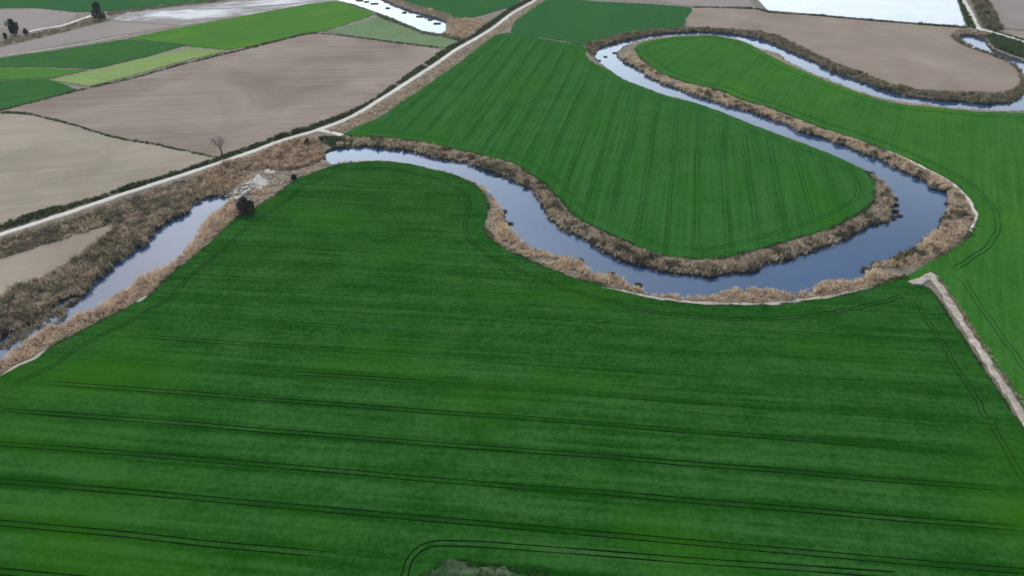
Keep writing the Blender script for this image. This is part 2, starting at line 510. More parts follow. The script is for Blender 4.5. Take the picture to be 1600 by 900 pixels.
F2S = ('540,212 600,215 650,221 700,230 750,242 800,255 825,269 850,287 875,312 897,337 920,350 955,367 1000,387 1037,399 1075,404 1120,404 '
       '1162,396 1200,386 1250,372 1300,355 1337,337 1360,320 1367,302 1365,285 1352,268')
F2N = '1325,254 1300,243 1262,228 1225,215 1200,205 1162,190 1125,175 1087,162 1037,149 1012,139 975,125 950,109 925,97 914,82 915,74'
F3W = ('992,77 1000,90 1015,102 1037,116 1075,130 1125,142 1162,157 1200,168 1237,182 1275,197 1312,209 1337,217 1385,235 1425,252 1462,271 '
       '1487,285 1505,302 1522,325 1527,342 1519,362 1500,382 1462,405')
F3N = ('1600,177 1525,175 1475,170 1412,164 1375,156 1340,145 1300,131 1267,117 1232,102 1200,86 1187,79 1162,66 1137,60 1112,56 1062,57.5 1025,62 1000,69')
F1E = '1414,431 1362,451 1312,462 1250,472 1200,477 1150,477 1075,474 1012,466 975,457 925,442 862,422 817,402'
F1N = ('800,396 770,375 759,360 760,340 762,320 755,302 737,287 712,275 662,262 625,255 587,253 540,256 520,261 492,270 462,282 432,305 400,325')
F1L = '375,337 350,360 312,393 300,404 270,427 237,460 212,473 150,507 120,522 75,546 60,560 30,573 0,590 -150,660 -420,790'
TRACK = ('-420,508 -200,434 0,367 100,335 200,301 300,269 400,235 437,221 500,202 550,182 600,152 650,120 687,96 712,78 737,64 770,44 800,21 837,0 880,-28 920,-55')
HEDGE = '-300,452 -100,385 0,351 70,328 125,316 200,292 275,269 337,247 400,225 475,200 525,184 575,161 612,135 650,107 670,95'
VERGE = '530,207 560,196 587,185 637,152 662,135 712,100 750,72 775,54 800,37 850,2 890,-28'

# ------------------------------------------------------------------ terrain with the river cut into it
RIVER_PL = PW(A) + P(B) + PW(C1) + P(C2) + P(CR) + P(D) + PW(E1) + P(E2)      # far banks are seen down to the water, near ones to their tops
WB = [jag(resample(pl, 1.6, True), a, True, 0.35, 3 + i) for i, (pl, a) in
      enumerate([(RIVER_PL, 0.7), (PW(LW) + P(LE), 0.8), (P(POND), 0.6)])]
WB = [ccw(w) for w in WB]
shore_pts = np.concatenate(WB)
SHORE = kd_of(shore_pts)
BANK_W = 1.3


def ground_z(x, y):
    d = SHORE.find((x, y, 0))[2]
    wet = any(bool(inside(np.array([x]), np.array([y]), w)[0]) for w in WB) if d < 6 else False
    if wet:
        return WATER_Z - 0.1
    return min(0.0, WATER_Z + 0.03 + d / BANK_W * (-WATER_Z))


def ground_z_many(xy):
    d = np.array([SHORE.find((p[0], p[1], 0))[2] for p in xy])
    wet = np.zeros(len(xy), bool)
    for w in WB:
        wet |= inside(xy[:, 0], xy[:, 1], w)
    z = np.minimum(0.0, WATER_Z + 0.03 + d / BANK_W * (-WATER_Z))
    return np.where(wet, WATER_Z - 0.1, z), wet, d


def cdt(verts2, edges, faces, zs):
    r = delaunay_2d_cdt([Vector((float(a), float(b))) for a, b in verts2], edges, faces, 1 if faces else 0, 1e-4)
    ov, of, orig = r[0], r[2], r[3]
    z = [sum(zs[i] for i in o) / len(o) if o else None for o in orig]
    return ov, of, z


def build_terrain():
    V, Ed, Z = [], [], []

    def ring(pl, z):
        b = len(V)
        V.extend(map(tuple, pl)); Z.extend([z] * len(pl))
        Ed.extend((b + i, b + (i + 1) % len(pl)) for i in range(len(pl)))
    for w in WB:
        nn = normals(w, True)                          # outwards for a counter-clockwise loop
        ring(w, WATER_Z + 0.03)
        for off, z in ((BANK_W, 0.0), (-0.5, WATER_Z - 0.6)):
            pl = w + nn * off
            d = np.array([SHORE.find((p[0], p[1], 0))[2] for p in pl])
            ok = d > abs(off) * 0.9
            b = len(V)
            idx = [-1] * len(pl)
            for i, p in enumerate(pl):
                if ok[i]:
                    idx[i] = len(V); V.append(tuple(p)); Z.append(z)
            for i in range(len(pl)):
                j = (i + 1) % len(pl)
                if idx[i] >= 0 and idx[j] >= 0:
                    Ed.append((idx[i], idx[j]))
    b = len(V)
    for x, y in ((-7000, -7000), (7000, -7000), (7000, 7000), (-7000, 7000)):
        V.append((x, y)); Z.append(0.0)
    Ed += [(b, b + 1), (b + 1, b + 2), (b + 2, b + 3), (b + 3, b)]
    ov, of, z = cdt(V, Ed, [], Z)
    vs = [(v.x, v.y, zz if zz is not None else -0.4) for v, zz in zip(ov, z)]
    me = mesh_np('ground', vs, [f for f in of])
    props(link('ground', me, M_plain), 'dry grass and litter of the river plain between the fields', kind='structure')


build_terrain()


def sheet(name, poly, z, mats, label, lines=(), depth=0.25, skirt=0.5, kind='structure', category=None):
    """flat sheet over a plan polygon; `lines` are wheel ruts pressed into it"""
    poly = ccw(np.asarray(poly))
    V = [tuple(p) for p in poly]; Z = [z] * len(V)
    faces = [list(range(len(V)))]
    Ed = []
    low = set()
    for pl, w in lines:
        nn = normals(pl, False)
        ww = w * (0.45 + 0.65 * vnoise(pl[:, 0] * 0.4, pl[:, 1] * 0.4, 5) + 0.5 * vnoise(pl[:, 0] * 0.09, pl[:, 1] * 0.09, 6))
        for k, off in enumerate((-1, 0, 1)):
            b = len(V)
            q = pl + nn * (off * ww)[:, None]
            V.extend(map(tuple, q)); zq = [z - depth if k == 1 else z] * len(q); zq[0] = zq[-1] = z; Z.extend(zq)
            Ed.extend((b + i, b + i + 1) for i in range(len(q) - 1))
        for e in (0, len(pl) - 1):
            Ed += [(b - 2 * len(pl) + e, b - len(pl) + e), (b - len(pl) + e, b + e)]
    ov, of, zz = cdt(V, Ed, faces, Z)
    vs = [(v.x, v.y, a if a is not None else z) for v, a in zip(ov, zz)]
    mi = [0] * len(of)
    if lines:
        mi = [1 if any(vs[i][2] < z - depth * 0.5 for i in f) else 0 for f in of]
    # skirt: the cut side of the stand
    cnt = {}
    for f in of:
        for i in range(len(f)):
            a, b = f[i], f[(i + 1) % len(f)]
            cnt[(a, b)] = cnt.get((a, b), 0) + 1
    tris = [list(f) for f in of]
    if skirt > 0:
        low_id = {}

        def lo(i):
            if i not in low_id:
                low_id[i] = len(vs)
                vs.append((vs[i][0], vs[i][1], vs[i][2] - skirt))
            return low_id[i]
        for (a, b) in list(cnt):
            if (b, a) not in cnt:
                tris.append([a, lo(a), lo(b)]); tris.append([a, lo(b), b]); mi += [0, 0]
    me = mesh_np(name, vs, tris, mi)
    return props(link(name, me, mats), label, category, kind=kind)


def ribbon(name, pts, width, z, mat, label, jagged=0.25, step=2.0, crown=0.05, parent=None, taper=False, kind='structure'):
    pl = resample(pts, step, False)
    nn = normals(pl, False)
    n = len(pl)
    wl_ = width * 0.5 + (vnoise(pl[:, 0] * 0.4, pl[:, 1] * 0.4, 21) - 0.5) * 2 * jagged
    wr_ = width * 0.5 + (vnoise(pl[:, 0] * 0.4, pl[:, 1] * 0.4, 33) - 0.5) * 2 * jagged
    if taper:
        t = np.minimum(1, np.minimum(np.arange(n), np.arange(n)[::-1]) / (0.15 * n)); wl_ *= t; wr_ *= t
    rows = [pl - nn * (wl_ + 0.4)[:, None], pl - nn * wl_[:, None], pl, pl + nn * wr_[:, None], pl + nn * (wr_ + 0.4)[:, None]]
    zs = [z - 0.25, z, z + crown, z, z - 0.25]
    vs = np.concatenate([np.column_stack([r, np.full(n, h)]) for r, h in zip(rows, zs)])
    fs = []
    for k in range(4):
        for i in range(n - 1):
            a, b = k * n + i, (k + 1) * n + i
            fs.append((a, b, b + 1, a + 1))
    me = mesh_np(name, vs, fs)
    return props(link(name, me, mat, parent), label, kind=kind)


# water
for i, (w, nm, lb) in enumerate(zip(WB, ('river', 'oxbow_water', 'far_pond'),
                                    ('calm blue river looping round the central green field',
                                     'pale still water of the cut-off river arm at left',
                                     'bright white pond at the top beside the track'))):
    o_ = w + normals(w, True) * 0.35
    V = [tuple(p) for p in o_]
    ov, of, zz = cdt(V, [], [list(range(len(V)))], [WATER_Z] * len(V))
    me = mesh_np(nm, [(v.x, v.y, WATER_Z) for v in ov], list(of))
    props(link(nm, me, M_water), lb, kind='structure')

# ------------------------------------------------------------------ fields
def fieldpoly(s, step=2.5, amp=0.3, seed=0, smooth=True):
    return jag(resample(P(s), step * 0.7, True, smooth), amp * 1.5, True, 0.4, 40 + seed)


def tracks(poly, direction, period, t0, margin, headland, pair=0.72, width=0.3, step=2.5, span=None, weak=None, cut=None):
    """pairs of wheel ruts parallel to the drilling, and one pair round the headland"""
    dx, dy = direction
    L = math.hypot(dx, dy); d = np.array([dx / L, dy / L]); nrm = np.array([-d[1], d[0]])
    kd = kd_of(poly)
    out = []

    def emit(run, weak=0.0):
        run = np.array(run)
        if len(run) < 8: return
        nn = normals(run, False)
        wob = (vnoise(run[:, 0] * 0.05, run[:, 1] * 0.05, 17) - 0.5) * 0.5
        for s in (-pair, pair):
            w = np.full(len(run), width)
            if weak > 0:                               # further out the crop has closed over much of the ruts
                v = vnoise(run[:, 0] * 0.025, run[:, 1] * 0.10, 77)
                w = width * np.clip((v - weak) / 0.3, 0.32, 1.0)
            w = w * np.clip(np.minimum(np.arange(len(w)) + 0.4, np.arange(len(w))[::-1] + 0.4) / 4.0, 0.1, 1)
            out.append((run + nn * (s + wob)[:, None], w))
    t = poly @ nrm; s = poly @ d
    for k in range(int((t.min() - t0) / period) - 1, int((t.max() - t0) / period) + 2):
        tt = t0 + k * period
        if span and not (span[0] <= tt <= span[1]): continue
        ss = np.arange(s.min(), s.max(), step)
        pts = ss[:, None] * d + tt * nrm
        ins = inside(pts[:, 0], pts[:, 1], poly)
        run = []
        for p, i in zip(pts, ins):
            if i and kd.find((p[0], p[1], 0))[2] > margin and not (cut and cut(p)):
                run.append(p)
            else:
                emit(run, weak(tt) if weak else 0); run = []
        emit(run, weak(tt) if weak else 0)
    if headland:
        pl = ccw(poly)
        off = pl - normals(pl, True) * headland
        run = []
        for p in off:
            if kd.find((p[0], p[1], 0))[2] > headland * 0.9 and p[1] < 520:
                if not run or np.hypot(*(p - run[-1])) > 1.2: run.append(p)
            else:
                emit(run); run = []
        emit(run)
    return out


DITCH_L = '1422,441 1444,448 1462,462 1487,500 1512,540 1538,577 1562,615 1588,655 1705,845 1790,985'
DITCH_R = '1460,428 1478,450 1500,484 1528,527 1552,562 1578,602 1602,642 1722,830 1815,975'
F1 = fieldpoly(' '.join([F1E, F1N, F1L, '-420,1260', '2000,1260', ' '.join(DITCH_L.split()[::-1])]), 2.0, 0.28, 1)
T1 = tracks(F1, DIR1, 10.25, PH1, 9.5, 7.0, pair=0.62, width=0.14, cut=lambda q: q[1] + 0.104 * q[0] < 82 and q[0] > -33, span=(60, 320), weak=lambda t: 0 if t < 112 else min(0.72, 0.35 + (t - 112) * 0.012))
for off in (-0.62, 0.62):                              # the sprayer's turn round the bare patch at the bottom edge
    tl = resample(P('622,960 628,925 633,900 640,877 655,860 676,851.5 710,850.5 760,852.5 830,858 900,863 1000,871 1100,879 1250,889 1400,900'), 0.9, False)
    tl = tl + normals(tl, False) * off
    T1.append((tl, 0.15))
sheet('wheat_field', F1, 0.32, [M_crop1, M_rut], 'large dark green wheat field filling the foreground, with paired wheel tracks', T1, 0.3)
F2 = fieldpoly(' '.join([F2S, F2N, '880,66 850,61 800,52 777,55 752,72 714,101 664,136 639,153 589,186 562,197']), 2.0, 0.3, 2)
T2 = tracks(F2, DIR2, 10.25, 4.0, 7.0, 6.0, width=0.13)
sheet('wheat_field', F2, 0.30, [M_crop2, M_rut2], 'green wheat field inside the river loop with tramlines running away', T2, 0.22)
F2b = fieldpoly('800,50 850,59 880,64 914,71 920,68 940,60.5 975,53 1012,48 1050,45 1068,43 1070,32 1080,13 1060,10 1000,6 937,3 895,0 852,1 820,21', 3, 0.4, 3)
sheet('wheat_field', F2b, 0.30, M_crop2b, 'bluish green wheat field at the top, between the track and the brown field')
F3 = fieldpoly(' '.join([F3W, '1428,424 1417,433 1424,440 1450,434', DITCH_R, '2500,1000', '2500,200', F3N]), 2.0, 0.3, 4)
T3 = tracks(F3, DIR3, 10.25, 0.0, 8.0, 6.5, width=0.24, span=(-2000, -1999))
sheet('wheat_field', F3, 0.32, [M_crop3, M_rut2], 'bright green wheat field outside the river bend at right', T3, 0.22)

F9 = fieldpoly('2,173 125,141 142,137 207,122 275,103 350,85 400,73 482,53 507,53 560,60 625,68 684,75 676,91 650,106 612,134 575,160 525,184 475,200 400,224 '
               '342,244 275,231 225,222 175,212 150,204 120,195 75,183 37,176', 4, 0.3, 5)
sheet('ploughed_field', F9, 0.05, M_soil, 'large mauve brown ploughed field left of the pale track', skirt=0.3)
F10 = fieldpoly('-60,179 0,178 37,179 75,187 120,198 150,208 187,218 237,226 275,234 335,247 275,268 200,291 125,315 70,326 0,350 -100,384 -300,452 -500,420 -300,230', 4, 0.3, 6)
sheet('fallow_field', F10, 0.05, M_soil2, 'pale beige fallow field at the left edge above the track', skirt=0.3)
F10b = fieldpoly('0,403 100,373 175,348 198,334 180,352 162,372 112,407 75,430 0,463 -160,535 -260,520 -130,447', 2.5, 0.4, 7)
sheet('fallow_field', F10b, 0.05, M_soil2, 'small beige wedge field between the track and the left water', skirt=0.3)
F6 = fieldpoly('1084,12 1078,41 1100,43 1150,46 1200,51 1237,66 1275,84 1312,101 1350,114 1387,129 1425,138 1475,143 1550,146 1575,143 1594,127 1589,111 '
               '1575,99 1545,86 1515,76 1495,66 1485,55 1494,49 1512,45 1425,38 1350,32 1275,25 1200,20 1180,15', 3, 0.3, 8)
sheet('ploughed_field', F6, 0.05, M_soil3, 'brown ploughed field inside the upper right river loop', skirt=0.3)
SM = [
    ('ploughed_field', '1000,-40 1032,1 1082,10 1184,13.5 1168,0 1140,-40', M_soil4, 'narrow brown strip at the top edge above the bluish field'),
    ('ploughed_field', '1534,-2 1552,24 1564,43 1600,46 1800,60 1800,-20 1620,-30', M_soil4, 'mauve brown field in the top right corner'),
    ('ploughed_field', '1566,47 1600,49 1760,66 1760,100 1680,84 1600,62', M_soil2, 'small pinkish strip below the top right brown field'),
    ('wheat_field', '0,126 78,124 118,140 60,157 4,171 -60,178 -200,200 -200,140', M_cropD, 'dark green field patch at the left edge beside the mauve field'),
    ('wheat_field', '-200,112 0,108 50,106.5 138,109.5 82,122 0,124.5 -200,138', M_cropL, 'lighter green strip at the left edge above the dark patch'),
    ('wheat_field', '-200,118 0,91 100,77 198,61.5 292,70.5 225,90 148,107.5 50,104.5 0,106 -200,110', M_cropD, 'mid green long field left of the yellowish strip'),
    ('young_crop_field', '82,126 150,110 225,92 298,76 352,80 275,99 207,117.5 140,135.5', M_cropP, 'pale yellowish green strip above the mauve ploughed field'),
    ('wheat_field', '202,60 300,40 400,22 487,6 528,2 586,22 508,49 482,51 400,70.5 358,78 300,73 270,68', M_cropL, 'bright yellow green field below the white crusted flat'),
    ('pasture', '512,50 590,26 632,42 660,53 700,60 722,67 700,76 687,73.5 625,66 560,57.5', M_pasture, 'greyish green pasture wedge beside the far pond'),
    ('fallow_field', '-200,120 0,75 100,51 170,33 272,40.5 207,51 100,69 0,87 -200,114', M_soil4, 'grey beige strip field below the two dark trees'),
    ('salt_flat', '176,31 200,19 350,5 440,-12 500,-12 528,1 487,5 400,20.5 284,39', M_salt, 'damp grey flat with white crust at the top left'),
    ('ploughed_field', '-160,22 0,15.5 60,14.5 122,21 100,37 50,47 0,44 -160,60', M_soil4, 'mauve brown field behind the two dark trees'),
    ('wheat_field', '-300,30 -300,-40 480,-45 430,-14 330,2.5 180,17 125,19.5 60,12.5 0,13', M_crop2b, 'bluish green field in the top left corner'),
    ('wheat_field', '606,-8 640,9 675,17 720,31 758,23 800,10 836,-14 870,-40 600,-45', M_crop2b, 'bluish green field at the top between pond and track'),
]
for i, (nm, s, mt, lb) in enumerate(SM):
    crop = nm in ('wheat_field', 'young_crop_field', 'pasture')
    sheet(nm, fieldpoly(s, 4, 0.4, 20 + i, False), 0.28 if crop else 0.05, mt, lb, skirt=0.5 if crop else 0.3)
sheet('flooded_field', fieldpoly('1186,1 1200,16 1275,22 1350,29 1425,35 1508,41 1503,22 1495,0 1486,-24 1160,-30', 3, 0.4, 60, False), 0.06, M_flood,
      'white flooded field reflecting the sky at the top right', skirt=0.3)

# ------------------------------------------------------------------ tracks and paths
ribbon('dirt_track', P(TRACK), 2.4, 0.22, M_track, 'long pale gravel track running diagonally past the river', 0.3)
ribbon('track_spur', P('498,203 515,206 528,209 534,212'), 2.6, 0.17, M_track, 'short pale spur leaving the track at the river head', 0.3)
ribbon('dirt_track', P('1494,-14 1505,0 1517,22 1530,45 1550,50 1575,57 1600,66 1700,104'), 3.4, 0.18, M_track, 'pale track bending round the top right pond', 0.4)
ribbon('dry_ditch', P('1455,434 1470,452 1494,490 1520,532 1545,569 1570,608 1596,648 1712,836 1800,976'), 1.5, 0.38, M_ditch,
       'pale dry ditch bank dividing the two green fields at right', 0.6, 0.8)
ribbon('dry_ditch', P('1424,445 1440,438 1460,430'), 2.2, 0.40, M_ditch, 'short pale stub at the head of the dry ditch', 0.5, 1.0)
ribbon('field_path', P('1385,235.5 1425,253 1462,272 1487,286 1505,303 1521,326 1525,341 1516,362'), 0.8, 0.37, M_track,
       'thin pale path along the outer river bend', 0.45, 1.0, taper=True)
ribbon('field_path', P('940,450 975,456 1012,465 1075,473 1150,476 1200,476 1250,471 1312,461 1362,449'), 0.9, 0.37, M_path,
       'thin pale path along the lower edge of the river reeds', 0.5, 1.0, taper=True)
ribbon('field_path', P('2,588 30,572 58,559 70,548'), 0.9, 0.40, M_path, 'short white path at the left edge of the near field', 0.3, 1.0, taper=True)
ribbon('field_path', P('212,474 225,467 236,460'), 0.8, 0.40, M_path, 'tiny white strip beside the left reeds', 0.3, 0.7, taper=True)
ribbon('field_path', P('520,258 560,253 600,251.5 640,256.5'), 1.0, 0.36, M_path, 'thin pale edge at the head of the near field', 0.4, 1.5, taper=True)
ribbon('field_path', P('-10,89 100,73 200,55'), 1.6, 0.10, M_path, 'thin pale edge between grey strip and green field', 0.5, 3.0)
ribbon('field_path', P('40,50 70,44 100,39 128,29 146,24'), 3.0, 0.10, M_track, 'broken pale path between the two dark trees', 1.2, 3.0)

# ------------------------------------------------------------------ reeds, weeds (uncountable stands)
def scatter(poly, density, seed):
    r = np.random.default_rng(seed)
    x0, y0 = poly.min(0); x1, y1 = poly.max(0)
    n = int((x1 - x0) * (y1 - y0) * density)
    p = np.column_stack([r.uniform(x0, x1, n), r.uniform(y0, y1, n)])
    return p[inside(p[:, 0], p[:, 1], poly)]


def blades(p, h, nb, width, spread, seed, lean=0.25, tone0=0.5, tone_spread=0.22):
    """tapering bent blades round each tuft position p (n,3), tuft heights h (n)"""
    r = np.random.default_rng(seed)
    n = len(p)
    P3 = np.repeat(p, nb, 0); H = np.repeat(h, nb) * r.uniform(0.6, 1.1, n * nb)
    tuft = np.repeat(r.normal(0, tone_spread * 0.7, n), nb)
    m = n * nb
    base = P3 + np.column_stack([r.normal(0, spread, m), r.normal(0, spread, m), np.zeros(m)])
    az = r.uniform(0, 2 * np.pi, m); ln = np.abs(r.normal(0, lean, m))
    dirv = np.column_stack([np.cos(az) * ln, np.sin(az) * ln, np.ones(m)])
    face = r.uniform(0, 2 * np.pi, m)
    side = np.column_stack([np.cos(face), np.sin(face), np.zeros(m)]) * (width * r.uniform(0.6, 1.4, m))[:, None]
    mid = base + dirv * (H * 0.55)[:, None]
    tip = base + dirv * np.array([1.7, 1.7, 1.0]) * H[:, None]
    v = np.stack([base - side * 0.7, base + side * 0.7, mid + side, mid - side, tip], 1).reshape(-1, 3)
    o = np.arange(m)[:, None] * 5
    f = np.concatenate([o + np.array([[0, 1, 2]]), o + np.array([[0, 2, 3]]), o + np.array([[3, 2, 4]])], 0)
    tone = np.clip(tone0 + tuft + r.normal(0, tone_spread, m), 0, 1)
    return v, f, np.repeat(tone, 5)


def stand(name, poly, mat, label, density=2.2, height=1.8, nb=7, width=0.07, spread=0.28, seed=0, gap=0.3, tone0=0.5, kill=None,
          category=None, lean=0.25, wet_ok=0.6, zoff=0.0, edge=None):
    poly = np.asarray(poly)
    p = scatter(poly, density, seed)
    z, wet, d = ground_z_many(p)
    clump = 0.6 * vnoise(p[:, 0] * 0.35, p[:, 1] * 0.35, seed) + 0.4 * vnoise(p[:, 0] * 0.9, p[:, 1] * 0.9, seed + 1)
    keep = (clump > gap) & ~(wet & (d > wet_ok)) & ((d > 0.55) | (clump > 0.62))
    for k in (kill or []):
        keep &= ~inside(p[:, 0], p[:, 1], k)
    p, z, clump = p[keep], z[keep], clump[keep]
    big = vnoise(p[:, 0] * 0.11, p[:, 1] * 0.11, seed + 3)
    grow = np.clip(0.45 + 1.1 * big, 0.4, 1.35)
    if edge is not None:                               # short grass by the crop, tall reed by the water
        k = kd_of(resample(P(edge), 1.0, False))
        de = np.array([k.find((q[0], q[1], 0))[2] for q in p])
        grow *= np.clip(0.18 + de / 4.5, 0.18, 1.0)
    h = grow * height * (0.35 + 1.1 * clump) * np.random.default_rng(seed + 5).uniform(0.75, 1.15, len(p))
    v, f, t = blades(np.column_stack([p, z + zoff]), h, nb, width, spread, seed + 2, lean, tone0)
    me = mesh_np(name, v, f, attr=t)
    return props(link(name, me, mat), label, category, kind='stuff')


def band(outer, inner, step=2.0):
    a = resample(P(outer), step, False); b = resample(P(inner), step, False)
    return np.concatenate([a, b[::-1]])


A_l = A.split()
stand('reed_bed', band(F2S, A), M_reed_grey, 'grey brown reeds on the inner river bank below the central field', 3.0, 1.35, seed=11, tone0=0.60, gap=0.36, edge=F2S)
stand('reed_bed', band(F3W + ' 1425,419', E1), M_reed_tan, 'tan reeds along the outer bank of the right river bend', 3.0, 1.4, seed=12, tone0=0.68, gap=0.36, edge=F3W + ' 1425,419')
stand('reed_bed', band(F1E + ' ' + ' '.join(F1N.split()[:-5]), E2), M_reed_tan, 'tan reeds between the river and the foreground field', 3.0, 1.4, seed=13, tone0=0.68, gap=0.36, edge=F1E + ' ' + F1N)
stand('reed_bed', band('914,76 920,68 940,61 975,53 1012,48 1050,45 1100,44 1150,47 1200,52 1237,67 1275,85 1312,102 1350,115 1387,130 1425,139 1475,144 1550,147 1575,144 1594,128 1589,110 1575,98 1545,85 1515,75 1494,65 1485,55',
                       '926,90 ' + C1 + ' ' + C2, 3.0), M_reed_olive, 'olive grey reeds along the far bank of the upper river loop', 1.8, 1.7, 6, 0.11, 0.4, seed=14, tone0=0.42)
stand('reed_bed', band(F3N, ' '.join(D.split()[:-1]), 3.0), M_reed_tan, 'sparse pale reeds on the muddy margin of the upper river', 0.9, 0.6, 6, 0.10, 0.4, seed=15, gap=0.42, tone0=0.7)
stand('reed_bed', P('1540,57 1552,54 1575,60 1600,69 1660,96 1660,112 1625,103 1600,91 1575,83 1554,74 1546,66'), M_weed_green,
      'green reed bed beside the top right pond', 1.6, 2.2, 6, 0.12, 0.4, seed=16, gap=0.15)
stand('reed_bed', P('1485,55 1494,48 1512,44.5 1530,49 1545,54 1538,58 1518,53 1500,53 1494,58'), M_reed_grey,
      'brown reeds capping the head of the top right pond', 1.6, 1.8, 6, 0.11, 0.4, seed=17, gap=0.15)
left_bank = ('-420,520 -200,446 0,376 100,343 200,309 300,276 400,242 437,228 478,216 500,211 520,216 540,221 540,229 517,234 509,242 505,250 '
             '515,256 492,268 462,280 432,302 400,322 372,338 358,322')
stand('reed_bed', P('-420,520 -200,446 0,376 100,343 200,309 300,277 318,282 322,308 300,322 287,335 250,355 237,372 212,392 187,407 175,420 147,442 135,460 100,472 75,487 50,502 0,532 -80,575 -160,640 -420,760'),
      M_reed_grey, 'grey brown scrub and reeds between the track and the left water', 3.0, 1.5, 8, 0.07, 0.32, seed=18, gap=0.30, tone0=0.52, kill=[F10b])
stand('reed_bed', P('300,277 400,242 437,228 478,216 500,218 505,236 509,246 490,256 455,266 425,264 400,262 370,288 358,300 345,306 322,308 318,282'),
      M_reed_tan, 'orange tan reeds below the track near the stone weir', 2.8, 1.8, 8, 0.08, 0.3, seed=19, gap=0.15, tone0=0.42)
stand('reed_bed', P('400,262 425,264 455,266 490,256 509,248 515,256 492,268 462,280 432,302 400,322 380,336 366,318 362,304 378,284'),
      M_reed_pink, 'pale mauve dry reeds around the stone weir', 2.6, 0.8, 7, 0.07, 0.3, seed=20, gap=0.44, tone0=0.68)
stand('reed_bed', band(F1L, ' '.join(LE.split())), M_reed_pink, 'pinkish tan reeds between the left water and the near field', 3.4, 1.7, 8, 0.07, 0.3, seed=21, gap=0.2, tone0=0.66, edge=F1L)
stand('reed_bed', P('0,524 40,502 75,484 105,468 128,462 118,474 104,480 98,496 84,506 60,513 40,526 22,530 10,540 0,540 -60,572 -100,620 -160,660 -160,620 -60,560'), M_reed_olive,
      'olive marsh tussocks in the shallow end of the left water', 3.2, 1.0, 8, 0.07, 0.3, seed=22, gap=0.36, tone0=0.6, wet_ok=30)
stand('scrub', band(F2S, A), M_scrub, 'dark weedy scrub mixed through the inner bank reeds', 2.6, 1.5, 7, 0.09, 0.3, seed=41, gap=0.60, tone0=0.45, edge=F2S)
stand('scrub', P('0,384 100,350 200,316 290,288 310,300 296,318 250,350 212,386 175,415 135,452 100,466 50,496 0,526'), M_scrub, 'olive scrub patches on the bank above the left water', 2.6, 1.7, 7, 0.09, 0.35,
      seed=42, gap=0.58, tone0=0.7, kill=[F10b])
stand('scrub', band(F3W + ' 1425,419', E1), M_reed_olive, 'dark old stems among the tan reeds of the right bend', 2.6, 1.5, 7, 0.08, 0.3, seed=43, gap=0.66, tone0=0.3, edge=F3W + ' 1425,419')
verge_in = '504,206 552,186 602,156 652,124 689,100 714,82 739,68 772,48 802,25 840,3 884,-26'
stand('roadside_scrub', band(VERGE, verge_in, 3.0), M_reed_grey, 'brown scrub on the field side of the pale track', 1.6, 1.0, 7, 0.09, 0.35, seed=23, gap=0.3, tone0=0.68)
hedge_in = '-300,461 -100,394 0,361 100,330 200,297 300,265 400,231 437,217 498,199 548,179 598,149 648,117 685,93 710,75 735,61 768,41 798,18 835,-2'
stand('ditch_weeds', band(HEDGE + ' 690,80 725,62 750,46 800,11 833,-5', hedge_in, 3.0), M_weed, 'dark green weeds in the ditch along the pale track', 3.0, 1.2, 7, 0.10, 0.35, seed=24, gap=0.30, tone0=0.52)
stand('ditch_weeds', band('0,174 37,176 75,184 120,195.5 150,205 187,215.5 237,223.5 275,231.5 338,245', '0,177 37,178.7 75,186.6 120,197.8 150,207.6 187,218 237,226 275,234 338,248', 3.0), M_weed,
      'dark weedy line between mauve and beige fields', 2.4, 0.7, 6, 0.10, 0.25, seed=25, gap=0.1, tone0=0.55)
stand('ditch_weeds', band('2,172 125,140 142,136 207,121 275,102 350,83.5 400,71.5 482,52 507,51.5 560,58 625,66.5 684,74', '2,174 125,142 142,138 207,123.5 275,104.5 350,86 400,74 482,54 507,53.5 560,60 625,68.5 684,76', 4.0), M_weed,
      'dark weedy line along the top of the mauve ploughed field', 1.6, 0.8, 6, 0.12, 0.3, seed=26, gap=0.15, tone0=0.5)
stand('ditch_weeds', band('1082,10 1184,13 1200,17.5 1275,23 1350,30 1425,36 1512,42.5', '1082,12 1184,15 1200,20 1275,25 1350,32 1425,38 1512,45', 4.0), M_weed,
      'dark weedy line below the white flooded field', 1.2, 1.0, 6, 0.14, 0.3, seed=27, gap=0.15, tone0=0.5)
stand('ditch_weeds', P('1490,-14 1497,0 1504,22 1512,42 1525,45 1514,22 1502,0 1494,-14'), M_weed_green, 'green weeds on the field side of the top right track', 1.4, 1.2, 6, 0.14, 0.3, seed=28, gap=0.15, tone0=0.3)
stand('scrub', P('1512,-14 1518,0 1526,22 1536,42 1552,48 1566,46 1556,30 1548,8 1534,-6 1530,-14'), M_reed_olive, 'dark scrub thicket beside the top right track', 1.4, 2.6, 6, 0.16, 0.45, seed=29, gap=0.3, tone0=0.28)
stand('ditch_weeds', P('1552,47 1600,61 1660,82 1660,86 1600,64.5 1552,50'), M_weed, 'dark weedy line above the top right green reeds', 1.6, 0.8, 6, 0.12, 0.3, seed=30, gap=0.1, tone0=0.4)
stand('reed_bed', P('697,40 694,33 720,31 745,28 765,31 752,44 738,56 728,63 718,60 692,52'), M_reed_tan, 'tan reed plug between the far pond and the track', 1.6, 1.6, 6, 0.12, 0.35, seed=31, gap=0.1, tone0=0.5)
stand('reed_bed', P('600,-1 637,14 666,22 695,31 722,31 720,30 675,15 640,6 605,-10'), M_reed_grey, 'brown reeds on the far bank of the far pond', 1.4, 1.4, 6, 0.12, 0.35, seed=32, gap=0.2, tone0=0.5)
stand('reed_bed', P('528,1 550,6 600,23.5 637,39 662,49 692,53 720,61 724,66 700,61 660,54 632,43 590,27 586,20 548,8'), M_weed_green, 'greenish reeds on the near bank of the far pond', 1.4, 0.9, 6, 0.12, 0.35, seed=33, gap=0.2, tone0=0.75)
